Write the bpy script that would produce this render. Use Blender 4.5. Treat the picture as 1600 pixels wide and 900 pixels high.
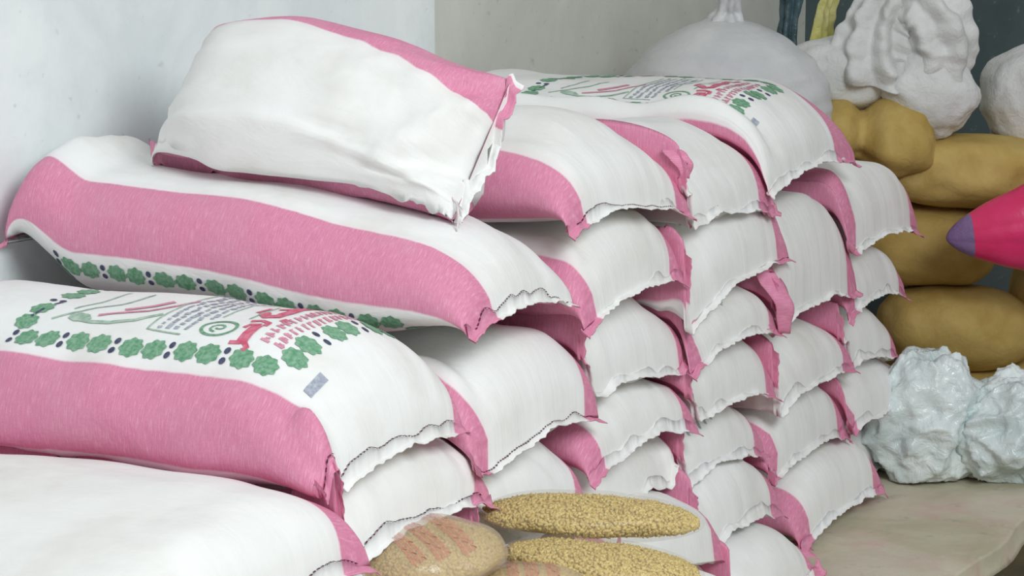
import bpy, bmesh, math, random
import numpy as np
from mathutils import Vector, Matrix, noise

# ------------------------------------------------------------------ reset
for o in list(bpy.data.objects):
    bpy.data.objects.remove(o, do_unlink=True)
scene = bpy.context.scene
COL = scene.collection

# ------------------------------------------------------------------ camera
TH = math.radians(27.2)          # heading of the view against the row of sacks
PITCH = math.radians(8.9)
cam_d = bpy.data.cameras.new('camera')
cam_d.sensor_fit = 'HORIZONTAL'
cam_d.sensor_width = 36.0
cam_d.lens = 36.0 * 3500.0 / 1600.0
cam_d.clip_end = 60
cam = bpy.data.objects.new('camera', cam_d)
COL.objects.link(cam)
cam.location = (-2.975, -1.867, 1.5225)
vdir = Vector((math.cos(TH) * math.cos(PITCH), math.sin(TH) * math.cos(PITCH), -math.sin(PITCH)))
cam.rotation_euler = vdir.to_track_quat('-Z', 'Y').to_euler()
scene.camera = cam

# ------------------------------------------------------------------ light and exposure
world = bpy.data.worlds.new('world')
scene.world = world
world.use_nodes = True
world.node_tree.nodes['Background'].inputs[0].default_value = (0.87, 0.88, 0.875, 1)
world.node_tree.nodes['Background'].inputs[1].default_value = 0.52

def area(name, loc, target, size, size_y, power, col):
    d = bpy.data.lights.new(name, 'AREA')
    d.shape = 'RECTANGLE'; d.size = size; d.size_y = size_y
    d.energy = power; d.color = col
    o = bpy.data.objects.new(name, d)
    COL.objects.link(o)
    o.location = loc
    o.rotation_euler = (Vector(target) - Vector(loc)).to_track_quat('-Z', 'Y').to_euler()
    return o
area('doorway_daylight', (-1.5, -3.3, 3.2), (0.8, 0.6, 0.8), 2.0, 1.6, 160, (0.93, 0.99, 1.0))

vs = scene.view_settings
vs.view_transform = 'Standard'
vs.look = 'None'
vs.gamma = 1.0
vs.use_curve_mapping = False
vs.exposure = 0.0

# ------------------------------------------------------------------ material helpers
def srgb(r, g, b):
    f = lambda c: (c / 12.92 if c <= 0.04045 else ((c + 0.055) / 1.055) ** 2.4)
    return (f(r / 255), f(g / 255), f(b / 255), 1)

class NT:
    def __init__(self, name):
        self.m = bpy.data.materials.new(name)
        self.m.use_nodes = True
        self.t = self.m.node_tree
        self.b = self.t.nodes['Principled BSDF']
    def n(self, kind, **kw):
        nd = self.t.nodes.new(kind)
        for k, v in kw.items():
            if k in nd.inputs.keys() if isinstance(k, str) else False:
                nd.inputs[k].default_value = v
            else:
                setattr(nd, k, v)
        return nd
    def l(self, a, b):
        self.t.links.new(a, b)
    def mix(self, fac, a, b, blend='MIX'):
        x = self.n('ShaderNodeMix', data_type='RGBA', blend_type=blend)
        for sock, val in ((x.inputs[0], fac), (x.inputs[6], a), (x.inputs[7], b)):
            if isinstance(val, (tuple, float, int)):
                sock.default_value = val
            else:
                self.l(val, sock)
        return x.outputs[2]
    def math(self, op, a, b=None, c=None):
        x = self.n('ShaderNodeMath', operation=op)
        for i, val in enumerate((a, b, c)):
            if val is None: continue
            if isinstance(val, (float, int)): x.inputs[i].default_value = val
            else: self.l(val, x.inputs[i])
        return x.outputs[0]
    def ramp(self, src, stops):
        x = self.n('ShaderNodeValToRGB')
        e = x.color_ramp.elements
        while len(e) < len(stops): e.new(0.5)
        for el, (p, c) in zip(e, stops):
            el.position = p
            el.color = c if len(c) == 4 else (*c, 1)
        self.l(src, x.inputs[0])
        return x.outputs[0]
    def noise(self, scale, detail=3, rough=0.5, vec=None, dist=0.0):
        x = self.n('ShaderNodeTexNoise')
        x.inputs['Scale'].default_value = scale
        x.inputs['Detail'].default_value = detail
        x.inputs['Roughness'].default_value = rough
        x.inputs['Distortion'].default_value = dist
        if vec is not None: self.l(vec, x.inputs['Vector'])
        return x.outputs['Fac']
    def bump(self, h, strength=0.3, dist=0.005, prev=None):
        x = self.n('ShaderNodeBump')
        x.inputs['Strength'].default_value = strength
        x.inputs['Distance'].default_value = dist
        self.l(h, x.inputs['Height'])
        if prev is not None: self.l(prev, x.inputs['Normal'])
        return x.outputs['Normal']
    def done(self, col=None, rough=0.6, spec=0.3, normal=None, **kw):
        if col is not None:
            if isinstance(col, tuple): self.b.inputs['Base Color'].default_value = col
            else: self.l(col, self.b.inputs['Base Color'])
        if isinstance(rough, (float, int)): self.b.inputs['Roughness'].default_value = rough
        else: self.l(rough, self.b.inputs['Roughness'])
        self.b.inputs['Specular IOR Level'].default_value = spec
        if normal is not None: self.l(normal, self.b.inputs['Normal'])
        for k, v in kw.items():
            self.b.inputs[k.replace('_', ' ')].default_value = v
        return self.m

def fabric_material():
    """white woven polypropylene with a pink band along both sides (uv 'band': s, metres along)"""
    m = NT('woven_sack')
    uv = m.n('ShaderNodeUVMap', uv_map='band')
    sep = m.n('ShaderNodeSeparateXYZ'); m.l(uv.outputs[0], sep.inputs[0])
    uvm = m.n('ShaderNodeUVMap', uv_map='metres')
    wob = m.noise(30, 2, 0.5, uvm.outputs[0])
    s = m.math('ABSOLUTE', sep.outputs[0])
    d = m.math('ABSOLUTE', m.math('SUBTRACT', s, 0.5))
    d = m.math('ADD', d, m.math('MULTIPLY', m.math('SUBTRACT', wob, 0.5), 0.006))
    mask = m.ramp(d, [(0.126, (1, 1, 1)), (0.131, (0, 0, 0))])
    # weave: threads across the band, streaky
    mp = m.n('ShaderNodeMapping'); m.l(uvm.outputs[0], mp.inputs['Vector'])
    mp.inputs['Scale'].default_value = (40, 420, 1)
    streak = m.noise(1.0, 2, 0.6, mp.outputs[0])
    mp2 = m.n('ShaderNodeMapping'); m.l(uvm.outputs[0], mp2.inputs['Vector'])
    mp2.inputs['Scale'].default_value = (350, 350, 1)
    speck = m.noise(1.0, 2, 0.7, mp2.outputs[0])
    pink = m.ramp(streak, [(0.30, srgb(202, 100, 142)), (0.55, srgb(215, 118, 157)), (0.75, srgb(232, 156, 186))])
    pink = m.mix(m.ramp(speck, [(0.55, (0, 0, 0)), (0.75, (0.45, 0.45, 0.45))]), pink, srgb(240, 188, 208))
    dust = m.noise(9, 4, 0.6, uvm.outputs[0])
    pink = m.mix(m.math('MULTIPLY', m.ramp(dust, [(0.45, (0, 0, 0)), (0.75, (1, 1, 1))]), 0.22), pink, srgb(214, 170, 180))
    geo = m.n('ShaderNodeNewGeometry')
    big = m.noise(5.0, 4, 0.6, geo.outputs['Position'])
    white = m.ramp(big, [(0.30, srgb(228, 226, 222)), (0.5, srgb(238, 238, 237)), (0.7, srgb(243, 244, 244))])
    oi = m.n('ShaderNodeObjectInfo')
    white = m.mix(m.math('MULTIPLY', oi.outputs['Random'], 0.2), white, srgb(226, 222, 216))
    col = m.mix(mask, white, pink)
    # faint pink fringe of the dye just outside the band
    halo = m.ramp(d, [(0.126, (0.22, 0.22, 0.22)), (0.165, (0, 0, 0))])
    col = m.mix(halo, col, srgb(235, 190, 205))
    mw = m.n('ShaderNodeMapping'); m.l(uvm.outputs[0], mw.inputs['Vector'])
    mw.inputs['Scale'].default_value = (14, 7, 1)
    wr = m.noise(1.0, 5, 0.55, mw.outputs[0], 0.6)
    nrm = m.bump(wr, 0.30, 0.012)
    nrm = m.bump(streak, 0.12, 0.002, nrm)
    return m.done(col, 0.55, 0.25, nrm)
FABRIC = fabric_material()

def flat_mat(name, c1, c2=None, scale=60, rough=0.6, spec=0.2):
    m = NT(name)
    geo = m.n('ShaderNodeNewGeometry')
    nz = m.noise(scale, 3, 0.6, geo.outputs['Position'])
    return m.done(m.ramp(nz, [(0.35, c1), (0.65, c2 or c1)]), rough, spec)
M_GREEN = flat_mat('green_ink', srgb(92, 148, 112), srgb(140, 178, 152), 130)
M_GREENPALE = flat_mat('pale_green_ink', srgb(140, 172, 152), srgb(188, 205, 192), 60)
M_NAVY = flat_mat('navy_ink', srgb(58, 64, 92), srgb(88, 92, 116), 90)
M_RED = flat_mat('red_ink', srgb(202, 88, 116), srgb(218, 126, 148), 90)
M_ROSE = flat_mat('rose_ink', srgb(222, 160, 176), srgb(204, 134, 158), 120)
M_GREYINK = flat_mat('grey_ink', srgb(150, 156, 172), srgb(184, 190, 200), 120)
M_THREAD = flat_mat('thread', srgb(120, 60, 80), srgb(60, 44, 48), 200)
M_WTHREAD = flat_mat('white_thread', srgb(235, 225, 222), srgb(220, 205, 208), 200)

# ------------------------------------------------------------------ object helpers
def new_mesh(name, verts, faces, mat, parent=None, loc=(0, 0, 0), smooth=True):
    me = bpy.data.meshes.new(name)
    loc = Vector(loc)
    vv = np.asarray(verts, float) - np.array(loc)
    me.from_pydata(vv.tolist(), [], faces)
    if smooth: me.polygons.foreach_set('use_smooth', [True] * len(me.polygons))
    me.materials.append(mat)
    o = bpy.data.objects.new(name, me)
    COL.objects.link(o)
    if parent is not None: o.parent = parent
    else: o.location = loc
    return o

def empty(name, loc, label, cat, group=None):
    o = bpy.data.objects.new(name, None)
    COL.objects.link(o)
    o.location = loc
    o.empty_display_size = 0.05
    tag(o, label, cat, group)
    return o

def tag(o, label, cat, group=None):
    o['label'] = label; o['category'] = cat
    if group: o['group'] = group

def structure(o):
    o['kind'] = 'structure'
    return o

def sm(x):
    x = np.clip(x, 0, 1)
    return x * x * (3 - 2 * x)

def nz(x, y, z):
    return noise.noise((x, y, z))

# ------------------------------------------------------------------ height field of what already lies there
HX0, HY0, HRES = -1.2, -1.2, 0.01
HF = np.zeros((620, 260))
def hf_at(x, y):
    i = np.clip(((x - HX0) / HRES), 0, HF.shape[0] - 2)
    j = np.clip(((y - HY0) / HRES), 0, HF.shape[1] - 2)
    i0 = i.astype(int); j0 = j.astype(int); fi = i - i0; fj = j - j0
    return (HF[i0, j0] * (1 - fi) * (1 - fj) + HF[i0 + 1, j0] * fi * (1 - fj)
            + HF[i0, j0 + 1] * (1 - fi) * fj + HF[i0 + 1, j0 + 1] * fi * fj)
def hf_add(G):
    """G: (n, m, 3) closed grid in the second direction"""
    n, m, _ = G.shape
    Gc = np.concatenate([G, G[:, :1]], 1)
    K = 4
    for a in range(K):
        for b in range(K):
            fa, fb = a / K, b / K
            P = ((Gc[:-1, :-1] * (1 - fa) + Gc[1:, :-1] * fa) * (1 - fb)
                 + (Gc[:-1, 1:] * (1 - fa) + Gc[1:, 1:] * fa) * fb).reshape(-1, 3)
            i = ((P[:, 0] - HX0) / HRES + 0.5).astype(int); j = ((P[:, 1] - HY0) / HRES + 0.5).astype(int)
            ok = (i >= 0) & (j >= 0) & (i < HF.shape[0]) & (j < HF.shape[1])
            np.maximum.at(HF, (i[ok], j[ok]), P[ok, 2])

def blur(A, it):
    for _ in range(it):
        B = np.pad(A, ((1, 1), (0, 0)), mode='edge')
        A = (B[:-2] + B[1:-1] * 2 + B[2:]) / 4
        A = (np.roll(A, 1, 1) + 2 * A + np.roll(A, -1, 1)) / 4
    return A

# ------------------------------------------------------------------ the flour sack
class Sack: pass

def make_sack(label, x0, x1, y0, zb, H, L=0.98, seam=0.27, droop=0.035, lean=0.0, yaw=0.0, tilt=0.0, roll=0.0,
              zline=None, ef=0.17, eb=0.17, seed=1, crumple=0.0, hem=0.015, flare=0.02, back_hem=False, s0=0.0,
              lift_max=0.09, flat=0.62, nt=84, nph=72, group='pink banded flour sacks', name='flour_sack', stitches=False,
              collide=True, pinch=0.0, sym=False, nose=0.02, ears=(), twist=0.0, seam_b=None, fexp=2.5, pinch_b=0.0, pleat=1.0):
    rnd = random.Random(seed)
    W = x1 - x0
    lean += rnd.uniform(-0.018, 0.018); y0 += rnd.uniform(-0.015, 0.015); yaw += rnd.uniform(-0.02, 0.02); nose *= rnd.uniform(0.6, 1.3)
    base = np.array([(x0 + x1) / 2, y0, zb])
    t = np.linspace(0, 1, nt)
    v = L * (0.45 * t + 0.55 * (0.5 - 0.5 * np.cos(np.pi * t)))
    tf = np.clip(v / ef, 0, 1); tb = np.clip((L - v) / eb, 0, 1)
    g = np.sqrt(np.clip(1 - (1 - tf) ** fexp, 0, 1)) * np.sqrt(np.clip(1 - (1 - tb) ** 2.5, 0, 1))
    e = sm(tf) * sm(tb)
    Ht = 0.006 + (H - 0.006) * g
    if sym: za = seam * H * (1 - e) + 0.45 * H * e
    else: za = 0.45 * Ht + np.where(v < L / 2, seam, seam if seam_b is None else seam_b) * H * (1 - e) - nose * (1 - sm(v / 0.22))
    hw = W / 2 * (1 + flare * (1 - e) - pinch * (1 - sm(tf)) - pinch_b * (1 - sm(tb)))
    dr = droop * (1 - 0.6 * e)
    ph = np.linspace(0, 2 * np.pi, nph, endpoint=False) + np.pi / 2        # starts at the top, runs to -x first
    cu, sw = np.cos(ph), np.sin(ph)
    u = np.sign(cu) * np.abs(cu) ** flat
    w = np.sign(sw) * np.abs(sw) ** 0.85
    X = hw[:, None] * u[None, :]
    Z = za[:, None] + np.where(w[None, :] > 0, 0.55, 0.45) * Ht[:, None] * w[None, :]
    Z = Z - dr[:, None] * (u[None, :] ** 2) + lean * u[None, :]
    Y = np.repeat(v[:, None], nph, 1)
    if zline:
        zl = np.interp(v, [p[0] for p in zline], [p[1] for p in zline])
        zl = np.convolve(np.pad(zl, 6, mode='edge'), np.ones(13) / 13, 'valid')
        Z = Z + zl[:, None]
    # lumps, slack and pleats that run from the sewn end
    ns = np.zeros_like(Z); pl = np.zeros_like(Z)
    ox, oy = rnd.uniform(0, 50), rnd.uniform(0, 50)
    for i in range(nt):
        for j in range(nph):
            a, b, c = X[i, j], v[i], Z[i, j]
            ns[i, j] = nz(a * 5 + ox, b * 4.2 + oy, c * 6) * 0.011 + nz(a * 13 + oy, b * 9 + ox, c * 12) * 0.0045
            if tf[i] < 1 or tb[i] < 1:
                k = (1 - tf[i]) ** 1.3 + (1 - tb[i]) ** 1.3
                pl[i, j] = k * (nz(a * 26 + ox, b * 5 + oy, 3.1 + (1 if w[j] > 0 else 7)) * 0.013 * pleat)
            if crumple:
                k2 = crumple * (0.12 + 0.88 * (1 - sm(np.array(v[i] / 0.42))))
                q = noise.ridged_multi_fractal((a * 7 + ox, b * 4 + oy + a * 4, c * 7), 1.0, 2.1, 3, 1.0, 2.0)
                pl[i, j] += k2 * (q - 1.0) * 0.5
    nx = cu[None, :] * np.ones((nt, 1)); nzv = sw[None, :] * np.ones((nt, 1))
    X = X + nx * ns * 1.0
    Z = Z + nzv * ns + nzv * pl * (Ht[:, None] > 0.02) + np.where(Ht[:, None] <= 0.02, pl, 0)
    P = np.stack([X, Y, Z], -1)
    R = (Matrix.Rotation(yaw, 3, 'Z') @ Matrix.Rotation(tilt, 3, 'X') @ Matrix.Rotation(roll, 3, 'Y'))
    Rn = np.array(R)
    if roll:
        pc = np.array([0, 0, H * 0.45])
        P = (P - pc) @ Rn.T + pc + base
    else:
        P = P @ Rn.T + base
    # rest on what lies below: lift the underside, pass part of it on to the top
    if collide:
        hmax = np.max([hf_at(P[..., 0] + dx, P[..., 1] + dy) for dx in (-0.006, 0.006) for dy in (-0.006, 0.006)], axis=0)
        need = np.clip(hmax + 0.004 - P[..., 2], 0, lift_max)
        under = np.where(w[None, :] < 0.25, need, 0)
        half = nph // 2
        mirror = (-np.arange(nph) + half) % nph            # top index -> index below it
        share = blur(under[:, mirror] * (w[None, :] >= 0.0), 3) * 0.72
        thin = (1 - g)[:, None]
        lift = np.where(w[None, :] < 0.25, under, 0) + np.where(w[None, :] >= 0.0, share * (1 - thin) + under[:, mirror] * thin, 0)
        edge = np.abs(sw)[None, :] < 0.3
        lift = np.where(edge, np.maximum(lift, blur(lift, 2)), lift)
        lift = np.maximum(lift, blur(lift, 1) * 0.9)
        P[..., 2] += lift
        lo = P[:, mirror, 2]
        P[..., 2] = np.where(w[None, :] > 0.3, np.maximum(P[..., 2], lo + 0.004), P[..., 2])
    P[..., 1] = np.minimum(P[..., 1], WALL_Y - 0.012)
    hf_add(P)
    # mesh
    verts = P.reshape(-1, 3)
    faces, uvb, uvm = [], [], []
    per = 2 * (W + H) * 0.93
    Pc = np.concatenate([P, P[:, :1]], 1)
    al = np.concatenate([np.zeros((nt, 1)), np.cumsum(np.linalg.norm(np.diff(Pc, axis=1), axis=-1), 1)], 1)
    SJ = al / al[:, -1:] * 2                               # 0 top, 0.5 near side, 1 bottom, 1.5 far side
    # keep the four quarter lines where the cloth is folded
    q4 = nph // 4
    for i in range(nt):
        SJ[i] = np.interp(SJ[i], [0, SJ[i, q4], SJ[i, 2 * q4], SJ[i, 3 * q4], 2], [0, 0.5, 1.0, 1.5, 2])
    for i in range(nt - 1):
        for j in range(nph):
            j2 = (j + 1) % nph
            faces.append((i * nph + j, (i + 1) * nph + j, (i + 1) * nph + j2, i * nph + j2))
            fold = lambda q: abs(((q + 1) % 2) - 1)
            sa_, sb_ = s0 + twist * v[i] / L, s0 + twist * v[i + 1] / L
            for q, r in ((SJ[i, j] + sa_, i), (SJ[i + 1, j] + sb_, i + 1), (SJ[i + 1, j + 1] + sb_, i + 1), (SJ[i, j + 1] + sa_, i)):
                uvb += [fold(q), v[r]]; uvm += [q * per / 2, v[r]]
    faces.append(tuple(range(nph)))
    for j in range(nph): uvb += [0.0 if abs(u[j]) < 0.75 else 0.5, 0]; uvm += [u[j], 0]
    faces.append(tuple((nt - 1) * nph + j for j in reversed(range(nph))))
    for j in range(nph): uvb += [0.0, 0]; uvm += [u[j], 0]
    # move the empty to the sack's base
    root = empty(name, (float(base[0]), float(y0 + L / 2), float(zb)), label, 'sack', group)
    rl = np.array(root.location)
    body = new_mesh('sack_body', verts - rl, faces, FABRIC, root)
    me = body.data
    me.uv_layers.new(name='band').data.foreach_set('uv', uvb)
    me.uv_layers.new(name='metres').data.foreach_set('uv', uvm)
    S = Sack(); S.P = P; S.v = v; S.L = L; S.root = root; S.rl = rl; S.nph = nph; S.per = per; S.u = u; S.s0 = s0
    S.SJ = SJ; S.nt = nt; S.seed = seed; S.W = W; S.body = body
    # normals for printing
    dv = np.gradient(P, axis=0); dp = (np.roll(P, -1, 1) - np.roll(P, 1, 1))
    N = np.cross(dp, dv); N /= np.linalg.norm(N, axis=-1, keepdims=True) + 1e-9
    cen = P.mean(1, keepdims=True)
    if ((P - cen) * N).sum(-1).mean() < 0: N = -N
    S.N = N
    if hem: sew_hem(S, 0, hem, rnd, stitches)
    if back_hem: sew_hem(S, -1, hem, rnd, False)
    for k, ea in enumerate(ears): pink_ear(S, *ea, seed=seed + k)
    return S

def sew_hem(S, row, length, rnd, stitches):
    """the flat sewn edge that sticks out of the end, frayed and wavy"""
    nph = S.nph; half = nph // 2
    # ring edge from far ear (u=+1) over the top to near ear (u=-1)
    q = nph // 4
    idx = [(-q + k) % nph for k in range(half + 1)]
    ring = S.P[row][idx]
    inner = S.P[1 if row == 0 else -2][idx]
    low = S.P[row][[(q * 2 + q - k) % nph for k in range(half + 1)]]
    mid = (ring + low) / 2
    arc = np.concatenate([[0], np.cumsum(np.linalg.norm(np.diff(mid, axis=0), axis=1))])
    n = 120; ss = np.linspace(0, arc[-1], n)
    line = np.stack([np.interp(ss, arc, mid[:, k]) for k in range(3)], -1)
    cen_in = S.P[6 if row == 0 else -7].mean(0); out0 = S.P[row].mean(0) - cen_in
    out0[2] = 0; out0 /= np.linalg.norm(out0)
    o1, o2 = rnd.uniform(0, 90), rnd.uniform(0, 90)
    m = 6
    rows_t, rows_b = [], []
    uu = np.linspace(1, -1, n)
    for a in range(m):
        f = a / (m - 1)
        Pt, Pb = [], []
        for k in range(n):
            x = ss[k]
            ln = length * (0.85 + 0.45 * nz(x * 9 + o1, 0, 1)) + 0.004 * nz(x * 60, o2, 5) + 0.002 * (((k * 7919) % 13) / 13 - .5)
            ear = max(0, abs(uu[k]) - 0.86) / 0.14
            ln += 0.006 * ear
            wave = 0.009 * nz(x * 11 + o2, 3, 0) + 0.003 * nz(x * 34 + o1, 8, 0)
            dz = -0.35 * ln * f + wave * f * 0.8 - 0.006 * ear * f
            side = (line[k] - line[n // 2]); side[2] = 0
            d = np.linalg.norm(side) + 1e-6
            p = line[k] - out0 * 0.006 + out0 * (ln + 0.006) * f + np.array([0, 0, dz]) + side / d * 0.006 * ear * f
            Pt.append(p); Pb.append(p - np.array([0, 0, 0.0022]))
        rows_t.append(Pt); rows_b.append(Pb)
    G = np.array(rows_t)
    need = np.clip(hf_at_safe(G, S), 0, 0.05)
    kern = np.ones(9) / 9
    lf = np.stack([np.convolve(np.pad(r_, 8, mode='edge'), np.convolve(kern, kern), 'valid') for r_ in need])
    G[..., 2] += lf * 1.15
    B = G - np.array([0, 0, 0.0022])
    verts = np.concatenate([G.reshape(-1, 3), B.reshape(-1, 3)])
    faces, uvb, uvm = [], [], []
    off = m * n
    sb = np.abs(np.abs(uu) * 0.5 + S.s0 * np.sign(-uu))
    def quad(ids, ab):
        faces.append(ids)
        for (a, k) in ab:
            uvb.extend([sb[k], -0.03 * a / m]); uvm.extend([ss[k], -0.03 * a / m])
    for a in range(m - 1):
        for k in range(n - 1):
            quad((a * n + k, a * n + k + 1, (a + 1) * n + k + 1, (a + 1) * n + k), ((a, k), (a, k + 1), (a + 1, k + 1), (a + 1, k)))
            quad((off + a * n + k, off + (a + 1) * n + k, off + (a + 1) * n + k + 1, off + a * n + k + 1), ((a, k), (a + 1, k), (a + 1, k + 1), (a, k + 1)))
    a = m - 1
    for k in range(n - 1):
        quad((a * n + k, a * n + k + 1, off + a * n + k + 1, off + a * n + k), ((a, k), (a, k + 1), (a, k + 1), (a, k)))
    h = new_mesh('sewn_hem', verts - S.rl, faces, FABRIC, S.root)
    h.data.uv_layers.new(name='band').data.foreach_set('uv', uvb)
    h.data.uv_layers.new(name='metres').data.foreach_set('uv', uvm)
    # chain of stitches along the hem
    if stitches:
        vv, ff = [], []
        for k in range(8, n - 8, 2):
            p = G[2, k] + np.array([0, 0, 0.0012]); qd = G[2, k + 1] + np.array([0, 0, 0.0012])
            o = np.array(out0) * 0.0014
            b0 = len(vv)
            vv += [p - o, qd - o, qd + o, p + o]
            vv += [w_ + np.array([0, 0, 0.0012]) for w_ in (p - o, qd - o, qd + o, p + o)]
            ff += [(b0 + 4, b0 + 5, b0 + 6, b0 + 7), (b0, b0 + 1, b0 + 5, b0 + 4), (b0 + 3, b0 + 7, b0 + 6, b0 + 2)]
        st = new_mesh('stitching', np.array(vv) - S.rl, ff, M_THREAD, h, smooth=False); st['kind'] = 'stuff'
    S.hem = h

def pink_ear(S, side, width, length, out=0.03, swing=0.0, seed=0):
    """the folded pink corner of the sack that hangs from the end of the seam (side -1 near, +1 far)"""
    c = S.P[0][S.nph // 4 if side < 0 else 3 * S.nph // 4].copy()
    n, m = 16, 14
    T_, B_ = [], []
    for i in range(n):
        f = i / (n - 1)
        for j in range(m):
            g = j / (m - 1) - 0.5
            wd = width * (1 - 0.45 * f ** 1.5) * (0.7 + 0.3 * min(1, f * 5))
            fold = 0.018 * math.cos(g * 7 + 0.8) * (1 - 0.3 * f)
            x = -side * 0.02 + g * wd + swing * f
            y = 0.02 - out * math.sin(f * 2.2) - fold + 0.012 * nz(g * 3 + seed, f * 3, 1)
            z = 0.012 - length * f ** 1.1 + 0.010 * nz(g * 4, f * 2 + seed, 5) * f
            p = c + np.array([x, y, z])
            T_.append(p); B_.append(p + np.array([0, 0.003, 0]))
    V = T_ + B_; o = n * m; F = []; uvb = []; uvm = []
    def q(ids):
        F.append(ids)
        for k in ids:
            kk = k % o; uvb.extend([0.5, 0.0]); uvm.extend([(kk % m) / m * width, (kk // m) / n * length])
    for i in range(n - 1):
        for j in range(m - 1):
            a = i * m + j
            q((a, a + m, a + m + 1, a + 1)); q((o + a, o + a + 1, o + a + m + 1, o + a + m))
        q((i * m, o + i * m, o + (i + 1) * m, (i + 1) * m)); a = i * m + m - 1
        q((a, a + m, o + a + m, o + a))
    for j in range(m - 1):
        a = (n - 1) * m + j; q((a, o + a, o + a + 1, a + 1))
    h = new_mesh('pink_ear', np.array(V) - S.rl, F, FABRIC, S.root)
    h.data.uv_layers.new(name='band').data.foreach_set('uv', uvb)
    h.data.uv_layers.new(name='metres').data.foreach_set('uv', uvm)

def hf_at_safe(G, S):
    """lift needed against the things below, ignoring the sack's own top"""
    own = S.P[0][:, 2].max()
    h = hf_at(G[..., 0], G[..., 1])
    need = h + 0.004 - G[..., 2]
    return np.where(need < 0.03, need, 0)

# ------------------------------------------------------------------ print on a sack (real thin ink shapes that follow the cloth)
def surf(S, s, v, off=0.0014):
    """s in -1..1 around (0 top, -: near side), v metres from the sewn end"""
    i = float(np.interp(v, S.v, np.arange(S.nt))); i0 = min(int(i), S.nt - 2); fi = i - i0
    j = float(np.interp((s - S.s0) % 2, S.SJ[i0] * (1 - fi) + S.SJ[i0 + 1] * fi, np.arange(S.nph + 1)))
    j0 = int(j) % S.nph; j1 = (j0 + 1) % S.nph; fj = j - int(j)
    P, N = S.P, S.N
    def b(A): return ((A[i0, j0] * (1 - fi) + A[i0 + 1, j0] * fi) * (1 - fj) + (A[i0, j1] * (1 - fi) + A[i0 + 1, j1] * fi) * fj)
    n = b(N); n = n / (np.linalg.norm(n) + 1e-9)
    return b(P) + n * off

class Ink:
    def __init__(self, S, sc=None, face=0.0):
        self.S = S; self.v = []; self.f = []
        self.sc = sc or S.per / 2           # metres per unit of s
        self.face = face                    # 0 = top face, 1 = underside
    def pt(self, a, b):                     # a: metres across from the face's middle line (+ = near side), b: metres along
        self.v.append(surf(self.S, self.face + a / self.sc, b))
        return len(self.v) - 1
    def blob(self, a, b, ra, rb, ang=0, lobes=0, depth=0.0, n=18, sub=1):
        c = self.pt(a, b); ca, sa = math.cos(ang), math.sin(ang)
        ids = []
        for k in range(n):
            th = 2 * math.pi * k / n
            r = 1 + (depth * math.cos(lobes * th) if lobes else 0)
            x, y = ra * r * math.cos(th), rb * r * math.sin(th)
            ids.append(self.pt(a + x * ca - y * sa, b + x * sa + y * ca))
        for k in range(n): self.f.append((c, ids[k], ids[(k + 1) % n]))
    def stroke(self, pts, wd):
        P = []
        for (p, q) in zip(pts[:-1], pts[1:]):
            d = math.hypot(q[0] - p[0], q[1] - p[1]); k = max(1, int(d / 0.012))
            for i in range(k): P.append((p[0] + (q[0] - p[0]) * i / k, p[1] + (q[1] - p[1]) * i / k))
        P.append(pts[-1])
        prev = None
        for i, p in enumerate(P):
            a = P[max(0, i - 1)]; c = P[min(len(P) - 1, i + 1)]
            dx, dy = c[0] - a[0], c[1] - a[1]; d = math.hypot(dx, dy) + 1e-9
            nx, ny = -dy / d * wd / 2, dx / d * wd / 2
            e = (self.pt(p[0] + nx, p[1] + ny), self.pt(p[0] - nx, p[1] - ny))
            if prev: self.f.append((prev[0], e[0], e[1], prev[1]))
            prev = e
    def build(self, name, mat):
        if not self.f: return
        return new_mesh(name, np.array(self.v) - self.S.rl, self.f, mat, self.S.root)

def leaf_pair(S, face, a, b, along, size):
    """two fan leaves one after the other along the border direction"""
    for k in (-1, 1):
        da, db = (0, k * size * 0.55) if along else (k * size * 0.55, 0)
        ink = Ink(S, face=face)
        ink.blob(a + da, b + db, size * 0.53, size * 0.50, (0.4 if k > 0 else -0.5) + a * 9, 8, 0.10, 32)
        ink.build('printed_leaf', M_GREEN)

# ------------------------------------------------------------------ soft bags
def soft_grid(fn, n=64, m=96):
    V = []
    for i in range(n + 1):
        la = -math.pi / 2 + math.pi * i / n
        for j in range(m):
            V.append(fn(la, 2 * math.pi * j / m))
    F = []
    for i in range(n):
        for j in range(m):
            j2 = (j + 1) % m
            F.append((i * m + j, i * m + j2, (i + 1) * m + j2, (i + 1) * m + j))
    return np.array(V), F

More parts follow.
